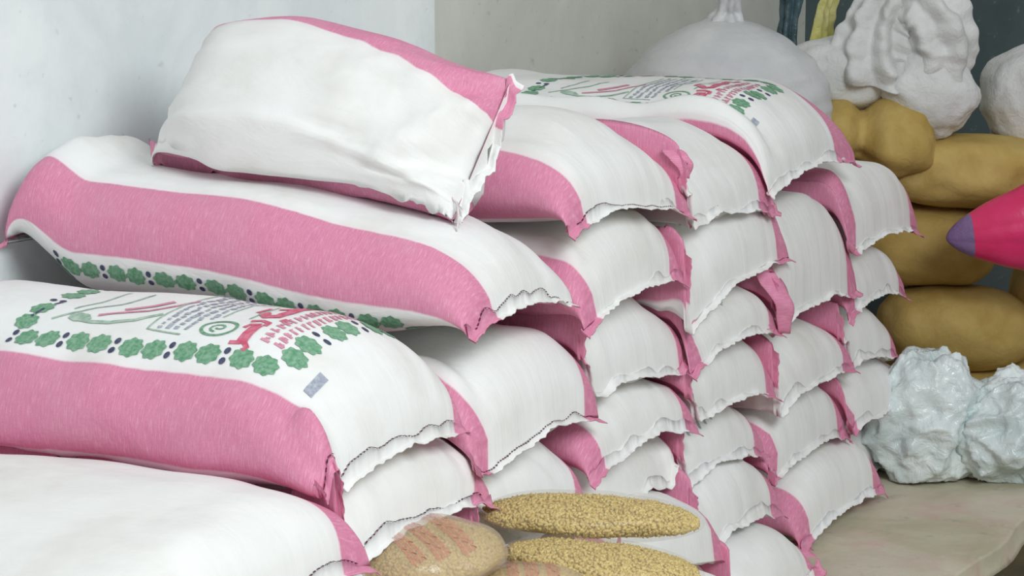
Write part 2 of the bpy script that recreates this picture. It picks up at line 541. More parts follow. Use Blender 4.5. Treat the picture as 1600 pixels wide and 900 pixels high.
def pillow(c, r, yaw=0, pitch=0, sq=0.7, seed=0, lump=0.04, fold=0.0, fold_scale=6, flat_bottom=0.0, pinch=None, n=56, m=84, zfloor=None):
    """superellipsoid bag with lumps and folds; long axis = local x"""
    rnd = random.Random(seed); o = [rnd.uniform(0, 40) for _ in range(3)]
    R = Matrix.Rotation(yaw, 3, 'Z') @ Matrix.Rotation(pitch, 3, 'Y')
    sg = lambda t, e: math.copysign(abs(t) ** e, t)
    def fn(la, lo):
        # poles on the local x axis so that the ends gather
        cl, sl = math.cos(la), math.sin(la)
        d = Vector((sl, cl * math.cos(lo), cl * math.sin(lo)))
        p = Vector((sg(sl, 0.85) * r[0], sg(cl, sq) * sg(math.cos(lo), 0.85) * r[1], sg(cl, sq) * sg(math.sin(lo), 0.85) * r[2]))
        q = d * 2.0
        k = 1 + lump * noise.noise((q.x + o[0], q.y + o[1], q.z + o[2])) * 2
        if fold:
            s = fold_scale
            k += fold * (noise.ridged_multi_fractal((d.x * s * 0.35 + o[1], d.y * s * 0.35 + o[2], d.z * s * 0.35 + o[0]), 0.9, 2.2, 4, 1.0, 2.0) - 1.1)
        p = p * k
        if pinch:
            for (px, amt) in pinch:      # crease around the bag at local x
                g = math.exp(-((p.x - px) / 0.035) ** 2)
                p.y *= 1 - amt * g; p.z *= 1 - amt * g
        if flat_bottom and p.z < 0: p.z *= (1 - flat_bottom)
        w = R @ p + Vector(c)
        if zfloor is not None and w.z < zfloor: w.z = zfloor + 0.02 * (w.z - zfloor) * 0
        return (w.x, w.y, w.z)
    return soft_grid(fn, n, m)

def tube_twist(path, radii, pleats, depth, twist, n=60, m=64, seed=0, lump=0.15):
    """gathered cloth neck: pleated tube along a path"""
    pts = [Vector(p) for p in path]
    V = []
    for i in range(n + 1):
        f = i / n * (len(pts) - 1); k = min(int(f), len(pts) - 2); g = f - k
        g2 = g * g * (3 - 2 * g)
        c = pts[k].lerp(pts[k + 1], g)
        r = radii[k] * (1 - g) + radii[k + 1] * g
        d0 = pts[k + 1] - pts[max(0, k - 1)]; d1 = pts[min(len(pts) - 1, k + 2)] - pts[k]
        d = d0.normalized().lerp(d1.normalized(), g).normalized()
        if i == 0: a_prev = d.orthogonal().normalized()
        a = (a_prev - d * a_prev.dot(d)).normalized(); a_prev = a; b = d.cross(a)
        for j in range(m):
            th = 2 * math.pi * j / m
            rr = r * (1 + depth * math.cos(pleats * th + twist * i / n + 0.9 * noise.noise((i * .1 + seed, math.cos(th), math.sin(th)))) + lump * noise.noise((math.cos(th) * 2 + seed, math.sin(th) * 2, i * 0.12)))
            p = c + a * math.cos(th) * rr + b * math.sin(th) * rr
            V.append(tuple(p))
    F = []
    for i in range(n):
        for j in range(m):
            j2 = (j + 1) % m
            F.append((i * m + j, i * m + j2, (i + 1) * m + j2, (i + 1) * m + j))
    F.append(tuple(range(m - 1, -1, -1))); F.append(tuple(n * m + j for j in range(m)))
    return np.array(V), F

def box_mesh(lo, hi):
    x0, y0, z0 = lo; x1, y1, z1 = hi
    V = [(x0, y0, z0), (x1, y0, z0), (x1, y1, z0), (x0, y1, z0), (x0, y0, z1), (x1, y0, z1), (x1, y1, z1), (x0, y1, z1)]
    F = [(0, 3, 2, 1), (4, 5, 6, 7), (0, 1, 5, 4), (1, 2, 6, 5), (2, 3, 7, 6), (3, 0, 4, 7)]
    return V, F

# ------------------------------------------------------------------ the room
WALL_Y = 1.06
def plaster(name, base, dark, light, stain=0.4):
    m = NT(name)
    geo = m.n('ShaderNodeNewGeometry')
    a = m.noise(1.6, 6, 0.62, geo.outputs['Position'], 0.4)
    b = m.noise(9, 5, 0.6, geo.outputs['Position'])
    c = m.noise(34, 3, 0.5, geo.outputs['Position'])
    col = m.ramp(a, [(0.3, dark), (0.5, base), (0.7, light)])
    col = m.mix(m.math('MULTIPLY', m.ramp(b, [(0.5, (0, 0, 0)), (0.72, (1, 1, 1))]), stain), col, dark)
    col = m.mix(m.math('MULTIPLY', m.ramp(c, [(0.66, (0, 0, 0)), (0.76, (1, 1, 1))]), 0.35), col, srgb(150, 155, 155))
    return m.done(col, 0.75, 0.2, m.bump(b, 0.25, 0.01, m.bump(c, 0.1, 0.003)))
M_WALL = plaster('painted_plaster', srgb(232, 236, 236), srgb(214, 221, 223), srgb(243, 245, 245))
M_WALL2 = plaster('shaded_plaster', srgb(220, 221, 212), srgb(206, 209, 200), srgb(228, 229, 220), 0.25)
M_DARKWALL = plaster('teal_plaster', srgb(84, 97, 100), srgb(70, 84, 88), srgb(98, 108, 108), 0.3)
M_FLOOR = plaster('dark_concrete', srgb(86, 78, 54), srgb(56, 52, 40), srgb(100, 90, 64), 0.5)

V, F = box_mesh((-4.5, WALL_Y, -0.05), (2.27, WALL_Y + 0.35, 3.2))
structure(new_mesh('wall_left', V, F, M_WALL, smooth=False))
V, F = box_mesh((2.27, WALL_Y + 0.05, -0.05), (5.3, WALL_Y + 0.35, 3.2))
structure(new_mesh('wall_recess', V, F, M_WALL2, smooth=False))
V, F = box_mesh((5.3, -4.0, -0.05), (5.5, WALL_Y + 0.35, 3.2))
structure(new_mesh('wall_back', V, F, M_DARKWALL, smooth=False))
V, F = box_mesh((-4.5, -4.5, -0.25), (5.5, WALL_Y + 0.35, -0.05))
structure(new_mesh('floor', V, F, M_FLOOR, smooth=False))

# the pile lies on a pad of flattened sacking
def sheet_material():
    m = NT('dusty_sacking')
    geo = m.n('ShaderNodeNewGeometry')
    a = m.noise(3.0, 5, 0.6, geo.outputs['Position'], 0.5)
    b = m.noise(11, 5, 0.65, geo.outputs['Position'])
    c = m.noise(4.5, 3, 0.5, geo.outputs['Position'], 1.0)
    col = m.ramp(a, [(0.3, srgb(184, 178, 152)), (0.5, srgb(202, 195, 174)), (0.7, srgb(212, 204, 188))])
    col = m.mix(m.math('MULTIPLY', m.ramp(c, [(0.52, (0, 0, 0)), (0.72, (1, 1, 1))]), 0.45), col, srgb(206, 160, 158))
    col = m.mix(m.math('MULTIPLY', m.ramp(b, [(0.58, (0, 0, 0)), (0.75, (1, 1, 1))]), 0.5), col, srgb(140, 134, 110))
    return m.done(col, 0.85, 0.1, m.bump(b, 0.35, 0.012))
M_SHEET = sheet_material()
def pad():
    # footprint: right-hand edge runs slantwise past the last column
    nx, ny = 90, 40
    V, F = [], []
    xs = np.linspace(-1.1, 4.9, nx)
    for i, x in enumerate(xs):
        yf = -0.44 + 0.03 * nz(x * 3, 0, 4) - 0.35 * sm((1.8 - x) / 0.8)
        for j in range(ny):
            f = j / (ny - 1)
            if f < 0.15:
                g = f / 0.15
                y = yf - 0.02 * (1 - g) ** 2; z = -0.048 + 0.048 * math.sin(g * math.pi / 2)
            else:
                g = (f - 0.15) / 0.85
                y = yf + (WALL_Y - 0.01 - yf) * g; z = 0.0
            z += 0.006 * nz(x * 5, y * 5, 2) * min(1, f * 5) + 0.004 * noise.ridged_multi_fractal((x * 2.2, y * 3.1, 7), 0.9, 2.1, 3, 1.0, 2.0) * (f > 0.1) - 0.004
            V.append((x, y, z))
    for i in range(nx - 1):
        for j in range(ny - 1):
            F.append((i * ny + j, (i + 1) * ny + j, (i + 1) * ny + j + 1, i * ny + j + 1))
    o = new_mesh('sacking_pad', V, F, M_SHEET, None, (1.9, 0.2, -0.048))
    mod = o.modifiers.new('thickness', 'SOLIDIFY'); mod.thickness = 0.02; mod.offset = -1
    tag(o, 'dusty beige ground sheet of flattened sacking spread under the stack', 'ground sheet')
    return o
pad()

# ------------------------------------------------------------------ sacks, lowest layer first
def hidden(x0, x1, y0, zb, H, seed, L=0.98):
    return make_sack('white flour sack with pink sides buried in the lowest layers of the stack', x0, x1, y0, zb, H, L=L, seed=seed,
                     nt=40, nph=40, group='buried flour sacks at the bottom', hem=0.0)
G = 'pink banded flour sacks stacked against the wall'
sd = 10
for (a, b, y) in ((-0.5, 0.0, -0.2), (0.0, 0.5, -0.30), (0.45, 0.95, -0.42), (0.95, 1.5, -0.10)):
    for k, z in enumerate((0.0, 0.17)):
        sd += 1
        hidden(a, b, y, z, 0.18, sd, 1.2)
for (a, b, y) in ((-0.5, 0.0, -0.15), (0.02, 0.52, -0.05)):
    sd += 1
    hidden(a, b, y, 0.345, 0.16, sd)

# bottom of the right-hand columns
make_sack('grubby flour sack on the ground with pink ear, lowest right of the grain bags', 1.50, 2.02, -0.12, 0.0, 0.15, seed=41, group=G)
make_sack('flour sack on the ground sheet at the right foot of the stack, pale seam arched', 2.17, 2.80, -0.02, 0.01, 0.20, seed=42, group=G, ears=((-1, 0.09, 0.055, 0.05),))
make_sack('flour sack on the ground tucked beside the crumpled white plastic bag', 2.78, 3.25, 0.06, 0.0, 0.2, seed=43, group=G, hem=0.02)
make_sack('flour sack just right of the upper grain bag, with pink folded left ear', 1.46, 2.04, -0.03, 0.14, 0.18, seed=44, group=G)

make_sack('flour sack directly above the pair of yellow grain bags, low in the third column', 0.98, 1.50, 0.02, 0.33, 0.15, seed=45, group=G)
Q = make_sack('crumpled flour sack with gaping folded mouth behind the grain bags', 0.50, 0.98, 0.0, 0.36, 0.20, seed=46, group=G, crumple=0.05)
D2 = make_sack('flour sack whose end carries faint grey print, low in the fourth column', 1.50, 2.02, 0.02, 0.30, 0.15, seed=47, group=G)
make_sack('flour sack lying straight on the one at the right foot of the stack', 2.05, 2.62, 0.02, 0.20, 0.20, seed=48, group=G)
make_sack('dim flour sack just above and left of the crumpled white plastic bag', 2.62, 3.20, 0.0, 0.20, 0.17, seed=49, group=G)
make_sack('thin flour sack in the third column, second above the grain bags', 0.99, 1.53, 0.0, 0.45, 0.15, seed=50, group=G)
make_sack('plump plain flour sack in the fourth column under the green printed sack end', 1.50, 2.04, 0.0, 0.44, 0.18, seed=51, group=G)

S1 = make_sack('big plain white flour sack across the bottom left corner', -0.62, 0.03, -0.05, 0.51, 0.16, ef=0.17, s0=-0.01, lean=0.0, L=1.10, seed=52, group=G, stitches=True)
make_sack('flour sack with gathered white seam lying under the printed sack', 0.03, 0.55, -0.02, 0.51, 0.15, seed=53, group=G, stitches=True)
E2 = make_sack('flour sack with pink left side filling the gap right of the red-lettered sack', 0.49, 1.01, 0.0, 0.55, 0.22, seed=54, group=G, stitches=True)
make_sack('flour sack with broad smooth white end in the middle of the third column', 0.98, 1.52, 0.0, 0.58, 0.19, seed=55, group=G)
make_sack('flour sack squeezed narrow with seam tilted up in the fifth column', 2.04, 2.64, 0.0, 0.38, 0.16, seed=56, group=G)
make_sack('grey-shaded flour sack in the last column level with the lowest mustard bag', 2.60, 3.08, 0.02, 0.36, 0.17, seed=57, group=G)
C2 = make_sack('flour sack with green leaf print curling over its end in the fourth column', 1.50, 2.04, 0.0, 0.60, 0.13, seed=58, group=G)
make_sack('flour sack in the last column with pink ear touching the mustard bags', 2.62, 3.14, 0.0, 0.52, 0.17, seed=59, group=G)

P1 = make_sack('flour sack with green leaf border and red lettering on top at left', -0.01, 0.46, 0.0, 0.625, 0.23, L=1.03, seed=60, group=G, ef=0.28, fexp=2.1, s0=0.06, lean=0.03, stitches=True, lift_max=0.05)
make_sack('tall bulging flour sack in the fifth column under the printed top sack', 2.02, 2.66, 0.0, 0.54, 0.33, seed=61, group=G, ears=((-1, 0.12, 0.15, 0.05, 0.03),))
make_sack('flour sack right below the pink-sided top sack in the third column', 0.94, 1.44, 0.0, 0.77, 0.19, seed=62, group=G)
B2 = make_sack('flour sack with grey dash print and upswept seam, second from top in the fourth column', 1.46, 2.12, 0.0, 0.71, 0.20, seed=63, group=G, lean=0.04)
make_sack('top sack of the last column, with a pink patch, against the mustard bags', 2.60, 3.20, 0.0, 0.68, 0.24, seed=64, group=G)
P2 = make_sack('long flour sack with full pink side, sagging over the printed sack at left', 0.47, 0.91, 0.0, 0.82, 0.25, s0=0.11, seam_b=0.5, seam=0.26, nose=0.0, ef=0.45, fexp=1.6, L=1.03, seed=65, group=G,
               zline=[(0, -0.035), (0.15, -0.05), (0.3, -0.045), (0.5, -0.01), (0.7, 0.005), (1.05, 0.01)], back_hem=True, stitches=True)
A1 = make_sack('top flour sack with deep pink side half hidden by the bulging white sack', 0.90, 1.48, 0.0, 0.94, 0.20, seed=66, group=G, ef=0.26, fexp=2.1, stitches=True)
A2 = make_sack('plain white top sack between the pink-sided one and the leaf-printed one', 1.46, 2.06, 0.0, 0.87, 0.18, s0=-0.04, seed=67, group=G, ef=0.28, fexp=2.1, ears=((-1, 0.07, 0.06, 0.03),))
A3 = make_sack('far top flour sack with green leaf border and red lettering along its top', 2.02, 2.66, 0.0, 0.92, 0.24, s0=-0.13, seed=68, group=G, ef=0.34, fexp=2.0)

T = make_sack('bulging white sack lying on top of the pile with pink side turned up', 0.52, 0.95, 0.11, 0.975, 0.29, L=0.69, tilt=0.11, twist=0.12, pinch_b=0.14, seed=69, group=G, droop=0.0,
              roll=math.radians(-55), s0=-0.16, sym=True, seam=0.45, crumple=0.08, flat=0.85, ef=0.46, fexp=2.1, pinch=0.16, pleat=2.2, eb=0.26, flare=0.0, lift_max=0.08, hem=0.02)

p0 = T.P[0][T.nph // 4]
V, F = tube_twist([tuple(p0 + np.array(q)) for q in ((0, 0.01, 0.01), (-0.004, -0.012, -0.01), (-0.008, -0.016, -0.035), (-0.012, -0.014, -0.06))], [0.0022, 0.002, 0.002, 0.0016], 3, 0.05, 1, n=12, m=8)
new_mesh('loose_thread', V - T.rl, F, M_WTHREAD, T.root)

# ------------------------------------------------------------------ print
def print_face(S, face=0.0, dense=True, v0=0.125, v1=0.76, half=0.198, seed=3, art=True):
    rnd = random.Random(seed)
    v1 = v1 or S.L - 0.12
    g, d, r, ro, gr, pg = (Ink(S, face=face) for _ in range(6))
    sz = 0.042
    step = 0.112
    n = int((v1 - v0) / step)
    for sgn in (1, -1):
        for k in range(n):
            b = v0 + (k + 0.5) * step
            leaf_pair(S, face, sgn * half, b, True, sz)
            for q in (-1, 1): d.blob(sgn * half + q * 0.011, b + step / 2, 0.0075, 0.006, 0, n=10)
    for vv in (v0, v0 + n * step):
        m = 3
        st = 2 * half / m
        for k in range(m):
            a = -half + (k + 0.5) * st
            leaf_pair(S, face, a, vv, False, sz)
            if k < m - 1:
                for q in (-1, 1): d.blob(a + st / 2, vv + q * 0.011, 0.006, 0.0075, 0, n=10)
    # small stamp outside the frame, near the seam
    gr.stroke([(0.205, v0 - 0.05), (0.145, v0 - 0.05)], 0.016)
    if art:
        # two lines of small lettering
        for li, b in enumerate((v0 + 0.034, v0 + 0.060)):
            a = 0.15
            while a > -0.13:
                w = rnd.uniform(0.008, 0.015)
                for _ in range(2):
                    p = (a - rnd.uniform(0, w), b + rnd.uniform(-0.009, 0.009)); q = (a - rnd.uniform(0, w), b + rnd.uniform(-0.009, 0.009))
                    ro.stroke([p, q], 0.005)
                ro.stroke([(a, b - 0.009), (a - w * 0.3, b + 0.009)], 0.0055)
                a -= w + 0.006
        # large flowing red lettering: three joined pieces, each its own part
        b = v0 + 0.098
        for strokes in (
            [([(0.168, 0.0), (0.14, 0.001), (0.108, 0.0)], 0.021), ([(0.122, 0.020), (0.108, 0.016), (0.105, -0.004)], 0.010),
             ([(0.168, 0.022), (0.165, 0.0)], 0.009), ([(0.164, -0.006), (0.174, -0.016), (0.182, -0.010)], 0.010)],
            [([(0.092, 0.026), (0.086, 0.006), (0.094, -0.012), (0.108, -0.012)], 0.011)],
            [([(0.036, 0.036), (0.060, 0.016), (0.052, -0.002), (0.02, -0.004), (-0.04, -0.004), (-0.075, 0.006)], 0.021),
             ([(0.004, 0.026), (-0.006, 0.004)], 0.010), ([(-0.026, 0.026), (-0.036, 0.004)], 0.010), ([(-0.10, 0.02), (-0.085, -0.012), (-0.12, -0.016)], 0.012)],
            [([(0.038, 0.050), (0.0, 0.044)], 0.010)], [([(0.076, -0.024), (0.060, -0.028)], 0.012)]):
            k = Ink(S, face=face)
            for pts, wd in strokes: k.stroke([(a, b + y) for a, y in pts], wd)
            o = k.build('red_letter', M_RED); o['kind'] = 'stuff'
        # round emblem
        c = (0.128, v0 + 0.165)
        ring = [(c[0] + 0.027 * math.cos(t * math.pi / 14), c[1] + 0.033 * math.sin(t * math.pi / 14)) for t in range(29)]
        pgk = Ink(S, face=face)
        pgk.stroke(ring, 0.006)
        pgk.stroke([(c[0] + (0.016 - 0.001 * t) * math.cos(t * .6), c[1] + (0.018 - 0.001 * t) * math.sin(t * .6)) for t in range(13)], 0.0045)
        o = pgk.build('round_emblem', M_GREEN); o['kind'] = 'stuff'
        # rows of grey small print
        for li in range(5):
            bb = v0 + 0.205 + li * 0.019
            a = 0.145 - (0.05 if li < 1 else 0)
            while a > -0.14:
                w = rnd.uniform(0.006, 0.02)
                gr.stroke([(a, bb + rnd.uniform(-.003, .003)), (a - w, bb + rnd.uniform(-.003, .003))], rnd.uniform(0.006, 0.011))
                a -= w + rnd.uniform(0.003, 0.008)
        pg.stroke([(0.08, v0 + 0.135), (-0.14, v0 + 0.135)], 0.004)
        pg.stroke([(0.08, v0 + 0.190), (-0.14, v0 + 0.190)], 0.004)
        pg.stroke([(0.16, v0 + 0.225), (0.15, v0 + 0.30), (-0.14, v0 + 0.30)], 0.004)
        # wheat ears and ribbon
        ro.stroke([(0.12, 0.552), (0.105, 0.52), (0.085, 0.47), (0.04, 0.43), (0.0, 0.42)], 0.009)
        ro.stroke([(0.085, 0.52), (0.05, 0.48), (0.02, 0.46)], 0.016)
        pg.stroke([(0.135, 0.60), (0.144, 0.55), (0.143, 0.51), (0.128, 0.465), (0.095, 0.43)], 0.010)
        pg.blob(0.130, 0.585, 0.014, 0.026, 0.2, 7, 0.08, 24)
        pg.stroke([(0.14, 0.64), (0.108, 0.60), (0.056, 0.555), (-0.02, 0.53)], 0.006)
        pg.stroke([(0.10, 0.62), (0.05, 0.60), (-0.03, 0.59)], 0.005)
        gk = Ink(S, face=face)
        gk.stroke([(0.141, 0.685), (0.116, 0.68), (0.071, 0.67)], 0.007)
        gk.build('dark_stroke', M_NAVY)
    for ink, nm, mt in ((d, 'dot_print', M_NAVY), (r, 'red_lettering', M_RED), (ro, 'rose_lettering', M_ROSE), (gr, 'grey_lettering', M_GREYINK), (pg, 'pale_ornament', M_GREENPALE)):
        o = ink.build(nm, mt)
        if o: o['kind'] = 'stuff'
print_face(P1)
print_face(A3, seed=5)
print_face(P2, face=1.0, v1=0.92, art=False)
for a, b in ((0.15, 0.60), (0.105, 0.605), (0.06, 0.60), (0.015, 0.605), (-0.03, 0.60), (-0.075, 0.605)):
    q = Ink(S1); q.blob(a, b, 0.021, 0.021, a * 9, 8, 0.10, 32); q.build('printed_leaf', M_GREENPALE)
k = Ink(B2); k.stroke([(0.150, 0.085), (0.065, 0.085)], 0.016); k.build('grey_stamp', M_GREYINK)
k = Ink(C2)
for a, b in ((0.16, 0.06), (0.11, 0.055), (0.06, 0.06), (0.01, 0.055)):
    q = Ink(C2); q.blob(a, b, 0.018, 0.022, a * 9, 8, 0.12, 28); q.build('printed_leaf', M_GREENPALE)
k = Ink(D2)
for a in (0.12, 0.09, 0.06, 0.03, 0.0): k.stroke([(a, 0.03), (a - 0.012, 0.055)], 0.008)
o = k.build('grey_lettering', M_GREYINK); o['kind'] = 'stuff'

# ------------------------------------------------------------------ bags
def plastic(name, c1, c2, rough=0.35, scale=8, spec=0.5, trans=0.0, alpha=1.0, bump=0.4, **kw):
    m = NT(name)
    geo = m.n('ShaderNodeNewGeometry')
    a = m.noise(scale, 4, 0.6, geo.outputs['Position'], 0.3)
    b = m.noise(scale * 5, 4, 0.6, geo.outputs['Position'], 0.8)
    col = m.ramp(a, [(0.35, c1), (0.65, c2)])
    return m.done(col, rough, spec, m.bump(b, bump, 0.01), Transmission_Weight=trans, Alpha=alpha, **kw)
M_MUSTARD = plastic('mustard_sacking', srgb(176, 148, 82), srgb(196, 170, 106), 0.7, 7, 0.15, bump=0.3)
M_WHITEBAG = plastic('white_sack_cloth', srgb(205, 206, 204), srgb(222, 222, 222), 0.6, 7, 0.2, bump=0.5)
M_FILM = plastic('white_plastic_film', srgb(206, 220, 220), srgb(234, 242, 242), 0.22, 6, 0.6, bump=0.8)
M_GREYBAG = plastic('milky_grey_plastic', srgb(188, 190, 192), srgb(206, 206, 206), 0.4, 4, 0.4, bump=0.25)
M_MAGENTA = plastic('magenta_plastic', srgb(206, 30, 88), srgb(224, 50, 110), 0.35, 5, 0.5, bump=0.15)
M_PURPLE = plastic('purple_plastic', srgb(122, 96, 140), srgb(140, 112, 156), 0.4, 8, 0.4)
M_YELLOWFILM = plastic('yellow_plastic', srgb(206, 200, 110), srgb(222, 216, 150), 0.4, 8, 0.4)
M_TEALFILM = plastic('dark_teal_plastic', srgb(50, 72, 80), srgb(84, 108, 116), 0.3, 12, 0.5)

def bag(name, label, cat, parts, loc, group=None):
    """parts: list of (part name, verts, faces, material)"""
    root = empty(name, loc, label, cat, group)
    for pn, V, F, m in parts:
        new_mesh(pn, np.asarray(V) - np.array(loc), F, m, root)
    return root
MG = 'mustard bags beside the stack'
YW = math.atan2(-math.cos(TH), math.sin(TH))     # across the view, to the right
# mustard bags, bottom to top
V, F = pillow((3.75, 0.05, 0.11), (0.30, 0.22, 0.11), YW, 0, 0.6, 5, 0.03, zfloor=0.0)
bag('mustard_bag', 'mustard bag on the ground hidden behind the crumpled white plastic bag', 'bag', [('bag_body', V, F, M_MUSTARD)], (3.75, 0.05, 0.0), MG)
V, F = pillow((3.72, 0.03, 0.335), (0.235, 0.2, 0.128), YW, 0.06, 0.6, 6, 0.03)
bag('mustard_bag', 'broad mustard bag just above the crumpled white plastic bag', 'bag', [('bag_body', V, F, M_MUSTARD)], (3.72, 0.03, 0.21), MG)
V, F = pillow((3.72, 0.16, 0.59), (0.24, 0.2, 0.13), YW, 0.05, 0.6, 7, 0.04)
bag('mustard_bag', 'mustard bag under the tip of the magenta bag', 'bag', [('bag_body', V, F, M_MUSTARD)], (3.72, 0.16, 0.46), MG)
V, F = pillow((3.95, -0.28, 0.40), (0.2, 0.2, 0.15), YW, 0.0, 0.6, 8, 0.04)
bag('mustard_bag', 'mustard bag at the right edge below the magenta bag', 'bag', [('bag_body', V, F, M_MUSTARD)], (3.95, -0.28, 0.25), MG)
V, F = pillow((4.0, -0.2, 0.13), (0.3, 0.2, 0.125), YW, 0.0, 0.6, 18, 0.03, zfloor=0.0)
bag('mustard_bag', 'mustard bag on the ground in the dark right-hand corner', 'bag', [('bag_body', V, F, M_MUSTARD)], (4.0, -0.2, 0.0), MG)
V, F = pillow((3.72, 0.02, 0.82), (0.27, 0.2, 0.115), YW, 0.05, 0.62, 9, 0.05, 0.02)
bag('mustard_bag', 'long mustard bag lying crosswise under the knotted white bag', 'bag', [('bag_body', V, F, M_MUSTARD)], (3.72, 0.02, 0.71), MG)
V, F = pillow((3.52, 0.27, 0.93), (0.215, 0.2, 0.125), YW, 0.12, 0.62, 10, 0.06, 0.0, pinch=((-0.03, 0.40),))
bag('mustard_bag', 'creased mustard bag under the left half of the knotted white bag', 'bag', [('bag_body', V, F, M_MUSTARD)], (3.52, 0.27, 0.81), MG)

# knotted white bag on top
V1, F1 = pillow((3.56, 0.35, 1.115), (0.20, 0.17, 0.115), YW, -0.10, 0.8, 12, 0.05, 0.02, 5)
V2, F2 = pillow((3.60, 0.11, 1.07), (0.155, 0.15, 0.13), YW, 0.65, 0.85, 13, 0.05, 0.04, 6)
V3, F3 = tube_twist([(3.54, 0.27, 1.11), (3.53, 0.25, 1.19), (3.54, 0.23, 1.26), (3.55, 0.19, 1.32), (3.56, 0.14, 1.34)], [0.15, 0.12, 0.10, 0.09, 0.05], 8, 0.17, 8, n=90, m=110, seed=3)
V4, F4 = tube_twist([(3.54, 0.19, 1.33), (3.54, 0.12, 1.33), (3.55, 0.07, 1.27), (3.56, 0.06, 1.19), (3.57, 0.08, 1.11)], [0.05, 0.085, 0.10, 0.10, 0.09], 6, 0.17, 5, n=80, m=96, seed=8)
bag('knotted_bag', 'white cloth bag with twisted knotted top on the mustard bags', 'bag',
    [('bag_body', V1, F1, M_WHITEBAG), ('bag_corner', V2, F2, M_WHITEBAG), ('twisted_neck', V3, F3, M_WHITEBAG), ('folded_flap', V4, F4, M_WHITEBAG)], (3.57, 0.25, 0.99))
# white bag at the right edge
V, F = pillow((3.95, -0.17, 1.03), (0.20, 0.18, 0.17), YW, 0.0, 0.8, 14, 0.04, 0.03)
V2, F2 = pillow((3.98, -0.22, 0.80), (0.14, 0.15, 0.12), YW, 0.0, 0.8, 15, 0.04, 0.03)
bag('white_bag', 'smooth white bag cut off by the right edge above the magenta bag', 'bag', [('bag_body', V, F, M_WHITEBAG), ('bag_base', V2, F2, M_GREYBAG)], (3.95, -0.17, 0.68))
# magenta bag
def magenta_bag():
    c = Vector((3.42, -0.31, 0.70)); R = Matrix.Rotation(YW, 3, 'Z') @ Matrix.Rotation(-0.12, 3, 'Y')
    def fn(la, lo):
        sl, cl = math.sin(la), math.cos(la)
        x = sl * 0.29
        k = (max(0, 0.5 + 0.5 * sl)) ** 0.6 * (1 - max(0, sl) ** 6) ** 0.5
        y = 0.15 * k * math.cos(lo); z = 0.22 * k * math.copysign(abs(math.sin(lo)) ** 0.8, math.sin(lo))
        n = 1 + 0.06 * noise.noise((sl * 3, math.cos(lo), math.sin(lo)))
        # seam ridge along the middle
        if abs(math.sin(lo)) < 0.12: y *= 1.06
        p = R @ Vector((x, y * n, z * n)) + c
        return tuple(p)
    V, F = soft_grid(fn, 56, 84)
    body, tip = [], []
    m = 84
    cut = int(56 * 0.24)
    for f in F: (tip if min(f) < cut * m else body).append(f)
    return V, body, tip
V, FB, FT = magenta_bag()
def sub(V, F):
    ids = sorted({i for f in F for i in f}); mp = {i: k for k, i in enumerate(ids)}
    return V[ids], [tuple(mp[i] for i in f) for f in F]
Vb, Fb = sub(V, FB); Vt, Ft = sub(V, FT)
bag('magenta_bag', 'pointed magenta bag with purple tip at the right edge', 'bag', [('bag_body', Vb, Fb, M_MAGENTA), ('purple_tip', Vt, Ft, M_PURPLE)], (3.42, -0.3, 0.6))
# milky grey bag with a knotted ear, behind the printed top sack
zz = np.linspace(0, 1, 22)
V, F = tube_twist([(3.05 - 0.02 * z, 0.54, 0.96 + 0.33 * z) for z in zz],
                  [float(0.30 * (1 - z ** 2.6) ** 0.8 + 0.05 * z) for z in zz], 6, 0.008, 1.0, n=84, m=96, seed=6, lump=0.03)
V2, F2 = tube_twist([(3.03, 0.54, 1.235), (3.03, 0.53, 1.28), (3.02, 0.52, 1.32), (3.01, 0.51, 1.36), (3.0, 0.50, 1.42)], [0.11, 0.055, 0.032, 0.030, 0.05], 6, 0.12, 2, seed=5)
bag('plastic_bag', 'milky grey plastic bag with knotted ear behind the far printed sack', 'bag', [('bag_body', V, F, M_GREYBAG), ('knotted_ear', V2, F2, M_GREYBAG)], (3.05, 0.52, 0.94))
# crumpled white plastic bags on the ground
def crumple(c, r, yaw, seed, fold, scale, zf=0.004):
    rnd = random.Random(seed); o = [rnd.uniform(0, 40) for _ in range(3)]
    R = Matrix.Rotation(yaw, 3, 'Z')
    def fn(la, lo):
        cl, sl = math.cos(la), math.sin(la)
        d = Vector((cl * math.cos(lo), cl * math.sin(lo), sl))
        k = 1 + fold * (noise.ridged_multi_fractal((d.x * scale + o[0], d.y * scale + o[1], d.z * scale + o[2]), 1.0, 2.2, 4, 1.0, 2.0) - 1.1)
        k += 0.22 * noise.noise((d.x * 2 + o[1], d.y * 2 + o[0], d.z * 2))
        p = R @ Vector((d.x * r[0] * k, d.y * r[1] * k, d.z * r[2] * k)) + Vector(c)
        return (p.x, p.y, max(p.z, zf))
    return soft_grid(fn, 110, 150)
V, F = crumple((3.12, -0.06, 0.17), (0.19, 0.16, 0.19), YW, 21, 0.17, 1.7)
bag('crumpled_bag', 'crumpled white plastic bag on the ground sheet against the foot of the stack', 'plastic bag', [('bag_body', V, F, M_FILM)], (3.12, -0.06, 0.004), 'crumpled plastic bags on the ground')
V, F = crumple((3.20, -0.31, 0.14), (0.20, 0.15, 0.16), YW, 22, 0.18, 1.8)
bag('crumpled_bag', 'crumpled clear white plastic bag on the ground at the right edge', 'plastic bag', [('bag_body', V, F, M_FILM)], (3.2, -0.31, 0.004), 'crumpled plastic bags on the ground')
